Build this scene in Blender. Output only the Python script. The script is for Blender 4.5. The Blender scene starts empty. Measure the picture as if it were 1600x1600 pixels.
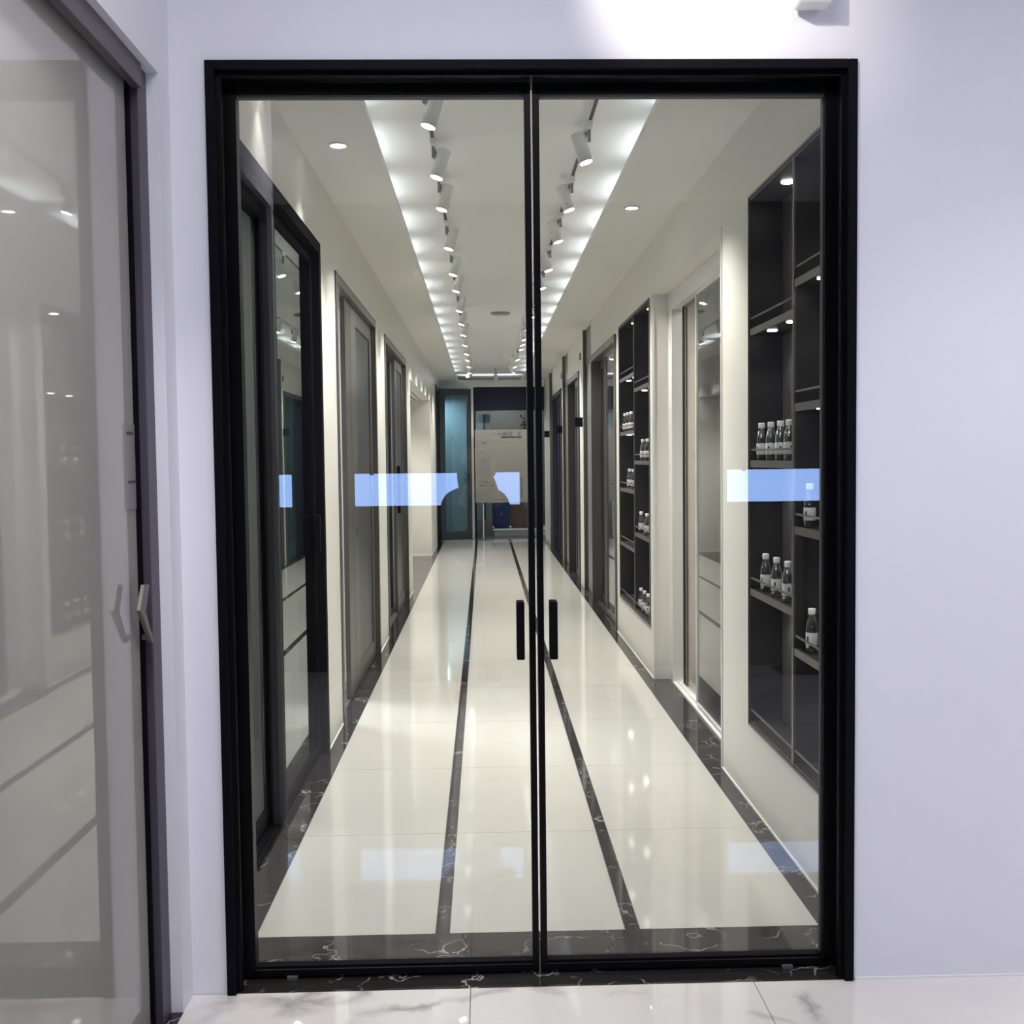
import bpy, bmesh, math, random
from mathutils import Vector, Matrix
random.seed(7)
scn = bpy.context.scene
COL = scn.collection

# ------------------------------------------------------------------ camera
H = 1.471
cam_d = bpy.data.cameras.new('camera'); cam = bpy.data.objects.new('camera', cam_d); COL.objects.link(cam)
R = [[0.99960236, -0.01256508, 0.02524381], [-0.02584143, -0.04992094, 0.99841881], [-0.01128502, -0.99867413, -0.05022579]]
cam.matrix_world = Matrix([[R[i][0], -R[i][1], -R[i][2], (0, 0, H)[i]] for i in range(3)] + [[0, 0, 0, 1]])
cam_d.sensor_width = 36; cam_d.lens = 36 * 1700 / 1600; cam_d.clip_start = 0.02; cam_d.clip_end = 100
scn.camera = cam

# ------------------------------------------------------------------ world, exposure, room-filling lights
w = bpy.data.worlds.new('world'); scn.world = w; w.use_nodes = True
w.node_tree.nodes['Background'].inputs[0].default_value = (0.5, 0.5, 0.55, 1)
w.node_tree.nodes['Background'].inputs[1].default_value = 0.05
vs = scn.view_settings
vs.view_transform = 'Standard'; vs.look = 'None'; vs.gamma = 1; vs.use_curve_mapping = False
vs.exposure = 0.0

P_TRACK = 118.0       # each track spotlight of the corridor
P_COVE = 0.9         # each LED bar in the ceiling cove
P_LOBBY = 23.0       # added lobby fill panels
P_HOT = 62.0         # spotlight on the wall above the door
P_SCREEN = 6.5

def area(name, loc, rot, sx, sy, power, col=(1, 1, 1)):
    l = bpy.data.lights.new(name, 'AREA'); l.shape = 'RECTANGLE'; l.size = sx; l.size_y = sy; l.energy = power; l.color = col
    o = bpy.data.objects.new(name, l); COL.objects.link(o); o.location = loc; o.rotation_euler = rot; return o
def spot(name, loc, target, power, angle=60, blend=0.6, col=(1, 0.965, 0.91), r=0.025):
    l = bpy.data.lights.new(name, 'SPOT'); l.energy = power; l.spot_size = math.radians(angle); l.spot_blend = blend
    l.color = col; l.shadow_soft_size = r
    o = bpy.data.objects.new(name, l); COL.objects.link(o); o.location = loc
    o.rotation_euler = (Vector(target) - Vector(loc)).to_track_quat('-Z', 'Y').to_euler(); return o

# added unseen lobby fill panels (their housings are built with the lobby ceiling below)
LOBBY_FILLS = [(-0.1, 1.35), (2.2, 1.2), (-1.6, 0.2)]
for x, y in LOBBY_FILLS:
    area('ceiling_panel_light', (x, y, 3.17), (0, 0, 0), 0.9, 0.45, P_LOBBY, (0.94, 0.915, 1.0))
for x, tx, pw in ((-0.62, -0.86, 105), (1.75, 1.5, 76), (2.8, 2.8, 55), (-2.2, -2.3, 40)):      # added unseen spots to brighten the lobby wall, housings built below
    spot('wall_washer_beam', (x, 1.70, 3.08), (tx, 2.95, -0.1), pw, 72 if x > 0 else 52, 0.9, (0.95, 0.93, 1.0), 0.04)
spot('lobby_spotlight_beam', (0.15, 2.05, 3.02), (0.62, 2.953, 2.74), P_HOT, 45, 1.0, (1, 0.93, 0.84))

# ------------------------------------------------------------------ materials
def nodes(m): return m.node_tree.nodes, m.node_tree.links
def mat(name, col, rough=0.5, metal=0.0, var=0.0, scale=8.0, bump=0.0, spec=0.5, coat=0.0):
    m = bpy.data.materials.new(name); m.use_nodes = True; N, L = nodes(m); b = N['Principled BSDF']
    b.inputs['Roughness'].default_value = rough; b.inputs['Metallic'].default_value = metal
    b.inputs['Specular IOR Level'].default_value = spec; b.inputs['Coat Weight'].default_value = coat
    c = (*col, 1)
    if var or bump:
        tc = N.new('ShaderNodeTexCoord'); n = N.new('ShaderNodeTexNoise'); n.inputs['Scale'].default_value = scale; n.inputs['Detail'].default_value = 5
        L.new(tc.outputs['Object'], n.inputs['Vector'])
        r = N.new('ShaderNodeValToRGB'); r.color_ramp.elements[0].position = 0.3; r.color_ramp.elements[1].position = 0.7
        r.color_ramp.elements[0].color = (*[max(0, v * (1 - var)) for v in col], 1); r.color_ramp.elements[1].color = (*[min(1, v * (1 + var)) for v in col], 1)
        L.new(n.outputs['Fac'], r.inputs['Fac']); L.new(r.outputs['Color'], b.inputs['Base Color'])
        if bump:
            bp = N.new('ShaderNodeBump'); bp.inputs['Strength'].default_value = bump; bp.inputs['Distance'].default_value = 0.01
            n2 = N.new('ShaderNodeTexNoise'); n2.inputs['Scale'].default_value = scale * 12; L.new(tc.outputs['Object'], n2.inputs['Vector'])
            L.new(n2.outputs['Fac'], bp.inputs['Height']); L.new(bp.outputs['Normal'], b.inputs['Normal'])
    else:
        b.inputs['Base Color'].default_value = c
    return m
def emis(name, col, s):
    m = bpy.data.materials.new(name); m.use_nodes = True; N, L = nodes(m); N.remove(N['Principled BSDF'])
    e = N.new('ShaderNodeEmission'); e.inputs[0].default_value = (*col, 1); e.inputs[1].default_value = s
    L.new(e.outputs[0], N['Material Output'].inputs[0]); return m
def glass(name, tint=(0.95, 0.97, 0.96), f0=0.04, rough=0.0, fpow=5.0):
    """clear sheet: fresnel reflection over a tinted see-through body"""
    m = bpy.data.materials.new(name); m.use_nodes = True; N, L = nodes(m); N.remove(N['Principled BSDF'])
    g = N.new('ShaderNodeNewGeometry'); d = N.new('ShaderNodeVectorMath'); d.operation = 'DOT_PRODUCT'
    L.new(g.outputs['Normal'], d.inputs[0]); L.new(g.outputs['Incoming'], d.inputs[1])
    a = N.new('ShaderNodeMath'); a.operation = 'ABSOLUTE'; L.new(d.outputs['Value'], a.inputs[0])
    s = N.new('ShaderNodeMath'); s.operation = 'SUBTRACT'; s.inputs[0].default_value = 1; L.new(a.outputs[0], s.inputs[1])
    p = N.new('ShaderNodeMath'); p.operation = 'POWER'; L.new(s.outputs[0], p.inputs[0]); p.inputs[1].default_value = fpow
    k = N.new('ShaderNodeMath'); k.operation = 'MULTIPLY_ADD'; L.new(p.outputs[0], k.inputs[0]); k.inputs[1].default_value = 1 - f0; k.inputs[2].default_value = f0
    t = N.new('ShaderNodeBsdfTransparent'); t.inputs[0].default_value = (*tint, 1)
    r = N.new('ShaderNodeBsdfGlossy'); r.inputs['Roughness'].default_value = rough; r.inputs[0].default_value = (1, 1, 1, 1)
    x = N.new('ShaderNodeMixShader'); L.new(k.outputs[0], x.inputs[0]); L.new(t.outputs[0], x.inputs[1]); L.new(r.outputs[0], x.inputs[2])
    L.new(x.outputs[0], N['Material Output'].inputs[0]); return m
def marble(name, base, vein, rough, scale=1.6, width=0.02, cloud=0.0, amount=1.0, spec=0.5, cloudcol=None):
    m = bpy.data.materials.new(name); m.use_nodes = True; N, L = nodes(m); b = N['Principled BSDF']
    b.inputs['Roughness'].default_value = rough; b.inputs['Specular IOR Level'].default_value = spec
    g = N.new('ShaderNodeNewGeometry')
    n = N.new('ShaderNodeTexNoise'); n.inputs['Scale'].default_value = scale * 1.3; n.inputs['Detail'].default_value = 6; L.new(g.outputs['Position'], n.inputs['Vector'])
    mx = N.new('ShaderNodeMix'); mx.data_type = 'VECTOR'; mx.inputs[0].default_value = 0.45
    L.new(g.outputs['Position'], mx.inputs[4]); L.new(n.outputs['Color'], mx.inputs[5])
    v = N.new('ShaderNodeTexVoronoi'); v.feature = 'DISTANCE_TO_EDGE'; v.inputs['Scale'].default_value = scale * 1.8; L.new(mx.outputs[1], v.inputs['Vector'])
    r = N.new('ShaderNodeValToRGB'); r.color_ramp.elements[0].position = 0.0; r.color_ramp.elements[1].position = width
    r.color_ramp.elements[0].color = (1, 1, 1, 1); r.color_ramp.elements[1].color = (0, 0, 0, 1); L.new(v.outputs['Distance'], r.inputs['Fac'])
    n2 = N.new('ShaderNodeTexNoise'); n2.inputs['Scale'].default_value = scale * 2.2; n2.inputs['Detail'].default_value = 3; L.new(g.outputs['Position'], n2.inputs['Vector'])
    r2 = N.new('ShaderNodeValToRGB'); r2.color_ramp.elements[0].position = 0.45; r2.color_ramp.elements[1].position = 0.62; L.new(n2.outputs['Fac'], r2.inputs['Fac'])
    mu = N.new('ShaderNodeMath'); mu.operation = 'MULTIPLY'; L.new(r.outputs['Color'], mu.inputs[0]); L.new(r2.outputs['Color'], mu.inputs[1])
    m3 = N.new('ShaderNodeMath'); m3.operation = 'MULTIPLY'; L.new(mu.outputs[0], m3.inputs[0]); m3.inputs[1].default_value = amount
    cl = N.new('ShaderNodeMix'); cl.data_type = 'RGBA'
    n3 = N.new('ShaderNodeTexNoise'); n3.inputs['Scale'].default_value = scale * 0.9; n3.inputs['Detail'].default_value = 4; L.new(mx.outputs[1], n3.inputs['Vector'])
    r3 = N.new('ShaderNodeValToRGB'); r3.color_ramp.elements[0].position = 0.5; r3.color_ramp.elements[1].position = 0.7
    r3.color_ramp.elements[0].color = (0, 0, 0, 1); r3.color_ramp.elements[1].color = (cloud, cloud, cloud, 1); L.new(n3.outputs['Fac'], r3.inputs['Fac'])
    L.new(r3.outputs['Color'], cl.inputs[0]); cl.inputs[6].default_value = (*base, 1); cl.inputs[7].default_value = (*(cloudcol or vein), 1)
    fm = N.new('ShaderNodeMix'); fm.data_type = 'RGBA'; L.new(m3.outputs[0], fm.inputs[0]); L.new(cl.outputs[2], fm.inputs[6]); fm.inputs[7].default_value = (*vein, 1)
    L.new(fm.outputs[2], b.inputs['Base Color'])
    return m

M = dict(
    lobby_wall=mat('lobby_wall_paint', (0.80, 0.79, 0.83), 0.6, var=0.015, scale=2, bump=0.03),
    wall=mat('corridor_wall_paint', (0.78, 0.76, 0.71), 0.45, var=0.015, scale=2, bump=0.02),
    ceil=mat('ceiling_paint', (0.80, 0.79, 0.76), 0.6, var=0.01, scale=3, bump=0.02),
    black=mat('black_powder_coat', (0.004, 0.004, 0.006), 0.5, spec=0.07, bump=0.02, scale=60),
    blackgloss=mat('black_anodised', (0.004, 0.004, 0.005), 0.35, spec=0.10, bump=0.01, scale=60),
    mattblack=mat('matt_black_frame', (0.006, 0.006, 0.007), 0.6, spec=0.02),
    gasket=mat('dark_rubber_gasket', (0.09, 0.09, 0.085), 0.6),
    plum=mat('plum_bronze_aluminium', (0.062, 0.050, 0.068), 0.4, spec=0.5, bump=0.02, scale=60),
    plumgrey=mat('grey_bronze_aluminium', (0.085, 0.075, 0.082), 0.4, bump=0.02, scale=60),
    bronze=mat('grey_bronze_frame', (0.13, 0.12, 0.11), 0.35, 0.3, bump=0.02, scale=50),
    bronzedark=mat('dark_bronze_frame', (0.05, 0.047, 0.045), 0.35, 0.3, bump=0.02, scale=50),
    greyleaf=mat('grey_satin_panel', (0.050, 0.053, 0.060), 0.35, bump=0.02, scale=40),
    handle=mat('satin_handle_metal', (0.17, 0.16, 0.14), 0.4, 0.6, bump=0.02, scale=80),
    paneback=mat('grey_backed_glass', (0.34, 0.33, 0.30), 0.02, spec=0.62),
    tag=mat('grey_lock_plate', (0.24, 0.23, 0.22), 0.35, bump=0.02, scale=50),
    white=mat('white_lacquer', (0.80, 0.79, 0.76), 0.35, bump=0.01, scale=40),
    lamp=mat('white_lamp_body', (0.74, 0.73, 0.70), 0.45, bump=0.01, scale=80),
    lampgrey=mat('grey_lamp_bracket', (0.22, 0.21, 0.19), 0.5, bump=0.02, scale=80),
    track=mat('dark_track_channel', (0.05, 0.05, 0.05), 0.5, bump=0.02, scale=80),
    shelfdark=mat('dark_shelf_laminate', (0.021, 0.020, 0.0205), 0.42, var=0.25, scale=5, bump=0.02),
    shelfback=mat('dark_smoked_back_panel', (0.12, 0.11, 0.11), 0.3, var=0.1, scale=3, bump=0.01),
    shelfedge=mat('grey_shelf_metal', (0.11, 0.106, 0.102), 0.35, 0.4, bump=0.02, scale=60),
    cap=mat('white_bottle_cap', (0.85, 0.85, 0.84), 0.35, bump=0.03, scale=200),
    paper=mat('white_bottle_label', (0.72, 0.72, 0.70), 0.5, var=0.06, scale=60),
    ink=mat('dark_label_print', (0.05, 0.05, 0.06), 0.6),
    bottle=glass('clear_bottle_plastic', (0.84, 0.85, 0.86), 0.17, 0.05, 2.2),
    water=glass('bottle_water', (0.88, 0.91, 0.93), 0.02, 0.0, 4.0),
    glass=glass('clear_door_glass', (0.965, 0.975, 0.965), 0.045),
    greyglass=glass('smoked_door_glass', (0.42, 0.45, 0.46), 0.05),
    greenglass=glass('green_tinted_glass', (0.42, 0.52, 0.49), 0.06),
    blueglass=glass('blue_tinted_glass', (0.66, 0.80, 0.84), 0.05),
    tile=marble('cream_polished_tile', (0.57, 0.555, 0.515), (0.47, 0.45, 0.42), 0.07, 0.8, 0.015, 0.35, 0.3, 0.45, (0.53, 0.515, 0.47)),
    blackmarble=marble('black_veined_marble', (0.022, 0.019, 0.018), (0.55, 0.52, 0.48), 0.05, 3.2, 0.022, 0.25, 0.8, 0.3, (0.06, 0.055, 0.05)),
    whitemarble=marble('white_veined_marble', (0.76, 0.73, 0.675), (0.40, 0.37, 0.36), 0.018, 1.5, 0.05, 0.6, 1.0, 0.85, (0.60, 0.57, 0.54)),
    grout=mat('tile_grout', (0.12, 0.115, 0.11), 0.8, bump=0.05, scale=80),
    seal=mat('white_sealant', (0.82, 0.81, 0.77), 0.5, bump=0.03, scale=80),
    face=emis('lamp_face', (1, 0.96, 0.88), 14.0),
    cool=emis('cool_led_face', (0.88, 0.94, 1.0), 6.0),
    screen=emis('blue_display_picture', (0.33, 0.51, 1.0), P_SCREEN * 1.55),
    panelface=emis('panel_diffuser', (0.94, 0.915, 1.0), 3.0),
    darkwall=mat('dark_grey_wall', (0.06, 0.06, 0.07), 0.6, var=0.05, scale=3),
    roomwall=mat('grey_room_wall', (0.40, 0.41, 0.40), 0.6, var=0.03, scale=2),
    roomfloor=mat('grey_room_floor', (0.35, 0.34, 0.32), 0.2, var=0.05, scale=2),
    navy=mat('navy_panel', (0.008, 0.012, 0.026), 0.55, spec=0.12, bump=0.02, scale=30),
    olive=mat('olive_grey_wall', (0.085, 0.08, 0.065), 0.6, var=0.04, scale=3),
    paleblue=mat('pale_blue_panel', (0.27, 0.33, 0.37), 0.5, var=0.03, scale=3),
    bin=mat('blue_bin_plastic', (0.003, 0.035, 0.20), 0.35, bump=0.03, scale=60),
    kraft=mat('brown_cardboard', (0.19, 0.13, 0.10), 0.7, var=0.08, scale=12, bump=0.05),
    board=mat('grey_beige_board', (0.27, 0.26, 0.235), 0.5, var=0.02, scale=3),
    print_=mat('board_print', (0.09, 0.09, 0.09), 0.6),
    printblue=mat('navy_board_print', (0.02, 0.02, 0.10), 0.6),
    leaf=mat('dark_leaf', (0.012, 0.022, 0.010), 0.5, var=0.3, scale=20),
    skin=mat('skin', (0.55, 0.34, 0.25), 0.5, var=0.05, scale=20),
    hair=mat('black_hair', (0.012, 0.010, 0.009), 0.45, bump=0.1, scale=60),
    jacket=mat('charcoal_jacket_cloth', (0.055, 0.058, 0.065), 0.85, var=0.15, scale=30, bump=0.1),
    trousers=mat('dark_trouser_cloth', (0.03, 0.032, 0.042), 0.85, var=0.15, scale=30, bump=0.1),
    shoe=mat('black_shoe_leather', (0.02, 0.02, 0.02), 0.35, bump=0.05, scale=60),
    eyew=mat('eye_white', (0.75, 0.74, 0.72), 0.2), lip=mat('lip', (0.42, 0.17, 0.15), 0.5),
)

# ------------------------------------------------------------------ mesh helpers
def bx(bm, x0, x1, y0, y1, z0, z1, bev=0.0):
    x0, x1 = sorted((x0, x1)); y0, y1 = sorted((y0, y1)); z0, z1 = sorted((z0, z1))
    v = [bm.verts.new(p) for p in ((x0, y0, z0), (x1, y0, z0), (x1, y1, z0), (x0, y1, z0), (x0, y0, z1), (x1, y0, z1), (x1, y1, z1), (x0, y1, z1))]
    fs = [bm.faces.new([v[i] for i in q]) for q in ((3, 2, 1, 0), (4, 5, 6, 7), (0, 1, 5, 4), (1, 2, 6, 5), (2, 3, 7, 6), (3, 0, 4, 7))]
    if bev: bmesh.ops.bevel(bm, geom=list({e for f in fs for e in f.edges}), offset=bev, segments=1, affect='EDGES')
def tube(bm, p0, p1, r0, r1=None, n=20):
    p0, p1 = Vector(p0), Vector(p1); r1 = r0 if r1 is None else r1; d = p1 - p0
    q = d.to_track_quat('Z', 'Y').to_matrix().to_4x4(); q.translation = (p0 + p1) / 2
    bmesh.ops.create_cone(bm, cap_ends=True, segments=n, radius1=r0, radius2=r1, depth=d.length, matrix=q)
def lathe(bm, prof, n=20, c=(0, 0, 0)):
    rings = []
    for r, z in prof:
        if r < 1e-6: rings.append([bm.verts.new((c[0], c[1], c[2] + z))])
        else: rings.append([bm.verts.new((c[0] + r * math.cos(2 * math.pi * i / n), c[1] + r * math.sin(2 * math.pi * i / n), c[2] + z)) for i in range(n)])
    for a, b in zip(rings, rings[1:]):
        for i in range(n):
            j = (i + 1) % n
            if len(a) == 1 and len(b) == 1: continue
            if len(a) == 1: bm.faces.new((a[0], b[j], b[i]))
            elif len(b) == 1: bm.faces.new((a[i], a[j], b[0]))
            else: bm.faces.new((a[i], a[j], b[j], b[i]))
def wpos(o):
    v = Vector((0, 0, 0))
    while o is not None: v += o.location; o = o.parent
    return v
def obj(name, bm, m, parent=None, smooth=False, origin=None):
    """one mesh object; vertices arrive in world coordinates"""
    bmesh.ops.recalc_face_normals(bm, faces=bm.faces)
    base = wpos(parent) if parent else Vector((0, 0, 0))
    org = Vector(origin) if origin is not None else base
    bmesh.ops.translate(bm, vec=-org, verts=bm.verts)
    me = bpy.data.meshes.new(name); bm.to_mesh(me); bm.free(); me.materials.append(M[m] if isinstance(m, str) else m)
    if smooth:
        for p in me.polygons: p.use_smooth = True
    o = bpy.data.objects.new(name, me); COL.objects.link(o); o.parent = parent; o.location = org - base
    return o
def part(name, m, parent, *boxes, bev=0.0, label=None):
    bm = bmesh.new()
    for b in boxes: bx(bm, *b, bev)
    o = obj(name, bm, m, parent)
    if label: o['label'] = label
    return o
def tag(o, label, cat=None, group=None, kind=None):
    o['label'] = label
    if cat: o['category'] = cat
    if group: o['group'] = group
    if kind: o['kind'] = kind
    return o
def thing(name, label, cat, loc, group=None):
    o = bpy.data.objects.new(name, None); COL.objects.link(o); o.location = loc; o.empty_display_size = 0.1
    return tag(o, label, cat, group)
def struct(name, m, *boxes, label=None, bev=0.0):
    o = part(name, m, None, *boxes, bev=bev); o['kind'] = 'structure'
    if label: o['label'] = label
    return o
def sthing(name, label, loc):
    o = bpy.data.objects.new(name, None); COL.objects.link(o); o.location = loc; o.empty_display_size = 0.1
    o['label'] = label; o['kind'] = 'structure'; return o
def copy_tree(o, parent=None, dloc=None):
    kids = [c for c in bpy.data.objects if c.parent == o]
    c = o.copy(); COL.objects.link(c); c.parent = parent
    for k in kids: copy_tree(k, c)
    return c

YD = 2.953; XL = -0.80; XR = 1.105; ZS = 2.86; ZC = 3.0; YE = 19.7

# ================================================================== SETTING
# lobby side -------------------------------------------------------
fl = struct('floor_lobby', 'grout', (-3.4, 3.6, -1.4, YD, -0.08, -0.004), label='cream veined marble floor in front of the black door')
xs = [-0.055 + 0.79 * k for k in range(-5, 6)]; ys = [YD - 0.79 * k for k in range(0, 7)]
for i in range(len(xs) - 1):
    for j in range(len(ys) - 1):
        x0, x1, y1, y0 = max(xs[i], -3.4), min(xs[i + 1], 3.6), ys[j], max(ys[j + 1], -1.4)
        if x1 - x0 < 0.05 or y1 - y0 < 0.05: continue
        g = 0.0011
        part('tile', 'whitemarble', fl, (x0 + g, x1 - g, y0 + g, y1 - g, -0.02, 0.0))
OX0, OX1, OZ = -0.715, 1.005, 2.517
struct('wall_front', 'lobby_wall', (-1.5, OX0, YD, YD + 0.16, 0, 3.2), (OX1, 3.6, YD, YD + 0.16, 0, 3.2), (OX0, OX1, YD, YD + 0.16, OZ, 3.2), label='pale lavender-white wall around the black door')
struct('wall_lobby_left', 'lobby_wall', (-0.96, -0.82, 2.855, YD, 0, 3.2), (-0.96, -0.82, 1.76, 2.855, 2.462, 3.2), (-0.96, -0.82, 1.72, 1.76, 0, 3.2), label='white wall around the grey glass sliding door at the left')
struct('wall_lobby_return', 'lobby_wall', (-3.4, -0.96, 1.72, 1.76, 0, 3.2))
struct('wall_lobby_right', 'lobby_wall', (3.6, 3.7, -1.4, YD + 0.16, 0, 3.2))
struct('wall_lobby_far_left', 'darkwall', (-3.5, -3.4, -1.4, 1.76, 0, 3.2))
struct('wall_lobby_back', 'darkwall', (-3.5, 3.7, -1.5, -1.4, 0, 3.2))
struct('ceiling_lobby', 'ceil', (-3.5, 3.7, -1.5, YD + 0.16, 3.2, 3.3))
for k, (x, y) in enumerate(LOBBY_FILLS):  # bodies for the added fill panels
    t = thing('ceiling_panel', ['flat white ceiling panel lamp nearest the black door, in the lobby', 'flat white ceiling panel lamp to the right in the lobby', 'flat white ceiling panel lamp to the left behind the viewer'][k], 'ceiling light', (x, y, 3.2))
    part('housing', 'white', t, (x - 0.48, x + 0.48, y - 0.255, y + 0.255, 3.185, 3.2), bev=0.003)
    part('diffuser', 'panelface', t, (x - 0.45, x + 0.45, y - 0.225, y + 0.225, 3.181, 3.186))
struct('trim_1', 'seal', (1.02, 3.6, YD - 0.004, YD, 0, 0.006), label='thin white sealant bead along the wall foot')
# lobby spotlight (above the frame, out of view) that lights the wall over the door
t = thing('spotlight', 'white lobby spotlight aimed at the wall above the black door', 'spotlight', (0.1, 1.95, 3.2))
bm = bmesh.new(); tube(bm, (0.1, 1.95, 3.2), (0.1, 1.95, 3.1), 0.012); obj('stem', bm, 'lamp', t)
bm = bmesh.new(); tube(bm, (0.06, 1.86, 3.12), (0.14, 2.03, 3.04), 0.04, n=24); obj('body', bm, 'lamp', t)
for k, x in enumerate((-0.62, 1.75, 2.8, -2.2)):  # bodies for the added wall-brightening spots
    t = thing('ceiling_spotlight', 'white round lobby ceiling spotlight, ' + ('first', 'second', 'third', 'last')[k] + ' in the row before the door wall', 'spotlight', (x, 1.70, 3.2))
    bm = bmesh.new(); tube(bm, (x, 1.70, 3.2), (x, 1.70, 3.15), 0.05, n=24); obj('housing', bm, 'lamp', t)
    bm = bmesh.new(); tube(bm, (x, 1.70, 3.15), (x, 1.72, 3.09), 0.04, n=24); obj('head', bm, 'lamp', t)
# small bracket on the wall top right
t = thing('wall_bracket', 'small white metal bracket on the wall above the door corner', 'bracket', (0.88, YD, 2.70))
part('box', 'white', t, (0.838, 0.925, 2.875, 2.935, 2.648, 2.76), bev=0.004)
part('back_plate', 'white', t, (0.85, 0.915, 2.93, YD, 2.655, 2.75), bev=0.002)

# corridor floor ---------------------------------------------------
fc = struct('floor', 'grout', (XL - 0.0, XR + 0.0, YD, YE, -0.08, -0.004), label='cream polished tile corridor floor with two black inlay lines and black marble borders')
part('threshold', 'blackmarble', fc, (XL, XR, YD, 3.306, -0.02, 0.0), label='black white-veined marble threshold slab')
rows = [3.306 + 0.9 * k for k in range(19)]
cols = [(-0.722, -0.169, 'tile'), (-0.1675, -0.1255, 'inlay_strip'), (-0.124, 0.421, 'tile'), (0.4225, 0.4665, 'inlay_strip'), (0.468, 1.028, 'tile'), (XL, -0.7235, 'border_stone'), (1.0295, XR, 'border_stone')]
for a, b in zip(rows, rows[1:]):
    b = min(b, YE)
    if b - a < 0.03: continue
    for x0, x1, nm in cols:
        part(nm, 'tile' if nm == 'tile' else 'blackmarble', fc, (x0 + 0.0006, x1 - 0.0006, a + 0.0012, b - 0.0012, -0.02, 0.0))

# corridor ceiling with cove ---------------------------------------
cx0, cx1, cyn, cyf = -0.455, 0.705, 3.3, 20.0
c = struct('ceiling', 'ceil', (-0.95, cx0, YD + 0.16, 21.0, ZS, ZS + 0.03), (cx1, 1.4, YD + 0.16, 21.0, ZS, ZS + 0.03), (cx0, cx1, YD + 0.16, cyn, ZS, ZS + 0.03),
       (cx0, cx1, cyf, 21.0, ZS, ZS + 0.03), (-0.95, 1.4, YD + 0.16, 21.0, ZC, ZC + 0.08), label='white ceiling with a raised middle field lit from a hidden cove')
struct('trim_2', 'ceil', (-0.95, -0.80, YD + 0.16, 21.0, ZS + 0.03, ZC), (1.12, 1.4, YD + 0.16, 21.0, ZS + 0.03, ZC))
y = 3.35; k = 0
while y < 19.5:
    for sx, ang in ((-0.56, 0.5), (0.81, -0.5)):
        area('cove_led_bar', (sx * 1.0 + (-0.03 if sx < 0 else 0.03), y + 0.3, ZS + 0.036), (math.pi, ang, 0), 0.02, 0.52, P_COVE, (0.86, 0.93, 1.0))
    y += 0.86
area('cove_led_bar', (0.12, 20.25, ZS + 0.045), (math.pi, 0, 0), 1.1, 0.03, P_COVE * 2, (0.86, 0.93, 1.0))

# corridor walls ---------------------------------------------------
TW = 0.13
LO = [(3.12, 5.43, 0, 2.52), (6.01, 8.17, 0, 2.485), (8.94, 11.32, 0, 2.475), (12.0, 16.45, 0, 2.34), (18.30, 19.45, 0, 2.70)]
def wallx(name, m, xa, xb, y0, y1, ztop, ops, label=None):
    bs = []; y = y0
    for a, b, z0, z1 in ops:
        if a > y: bs.append((xa, xb, y, a, 0, ztop))
        if z1 < ztop: bs.append((xa, xb, a, b, z1, ztop))
        if z0 > 0: bs.append((xa, xb, a, b, 0, z0))
        y = b
    if y < y1: bs.append((xa, xb, y, y1, 0, ztop))
    return struct(name, m, *bs, label=label)
wallx('wall_left', 'wall', XL - TW, XL, YD + 0.16, YE + 0.1, ZS, LO, 'cream left corridor wall with door openings and a deep alcove')
RO = [(3.20, 4.50, 0.345, 2.52), (5.03, 7.08, 0, 2.515), (7.22, 8.82, 0.335, 2.50), (9.06, 11.03, 0, 2.47), (11.13, 12.07, 0, ZS), (12.5, 14.1, 0, 2.44), (14.2, 15.2, 0, ZS), (15.3, 17.3, 0, 2.42), (17.38, 18.2, 0, ZS)]
wallx('wall_right', 'wall', XR, XR + 0.20, YD + 0.16, YE + 0.1, ZS, RO, 'cream right corridor wall with dark shelf niches and doors')
# white sealant beads at wall feet
for i, (a, b) in enumerate([(5.45, 6.0), (8.2, 8.92), (11.34, 12.0), (16.45, 18.28)]):
    struct('baseboard_left', 'seal', (XL, XL + 0.006, a, b, 0, 0.008))
for i, (a, b) in enumerate([(3.12, 5.03), (7.08, 9.04)]):
    struct('baseboard_right', 'seal', (XR - 0.006, XR, a, b, 0, 0.008))
# side rooms -------------------------------------------------------
struct('floor_side_left', 'roomfloor', (-3.3, XL, YD + 0.16, YE + 0.1, -0.08, -0.001))
for a, b in [(3.12, 5.43), (6.01, 8.17), (8.94, 11.32), (12.0, 16.45), (18.3, 19.45)]:
    struct('trim_3', 'blackmarble', (XL - (1.3 if a == 12.0 else TW), XL, a, b, -0.02, 0.0))
struct('wall_side_left', 'roomwall', (-3.4, -3.3, YD, YE + 0.1, 0, 2.9), (-3.3, XL - TW, 5.70, 5.78, 0, 2.9), (-3.3, XL - TW, 8.5, 8.58, 0, 2.9), (-3.3, XL - TW, 11.6, 11.68, 0, 2.9),
       (-3.3, XL - TW, YD + 0.02, YD + 0.16, 0, 2.9), (-3.3, XL - TW, 18.0, 18.08, 0, 2.9), (-3.3, XL - TW, YE, YE + 0.1, 0, 2.9))
struct('ceiling_side_left', 'ceil', (-3.4, -0.95, YD, YE + 0.1, 2.9, 3.0))
struct('wall_alcove', 'wall', (-2.0, XL - TW, 11.9, 12.0, 0, 2.5), (-2.0, XL - TW, 16.45, 16.55, 0, 2.5), (-2.1, -2.0, 11.9, 16.55, 0, 2.5), label='cream walls inside the alcove in the left wall')
ac = struct('ceiling_alcove', 'ceil', (-2.0, XL - TW, 12.0, 16.45, 2.42, 2.5), (-2.0, -1.42, 12.0, 16.45, 2.34, 2.42))
for k in range(6):
    x = -0.95 - 0.08 * k
    part('slat', 'ceil', ac, (x - 0.045, x, 12.0, 16.45, 2.335, 2.42))
struct('baseboard_alcove', 'seal', (-2.0, XL, 16.442, 16.45, 0, 0.01))
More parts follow.
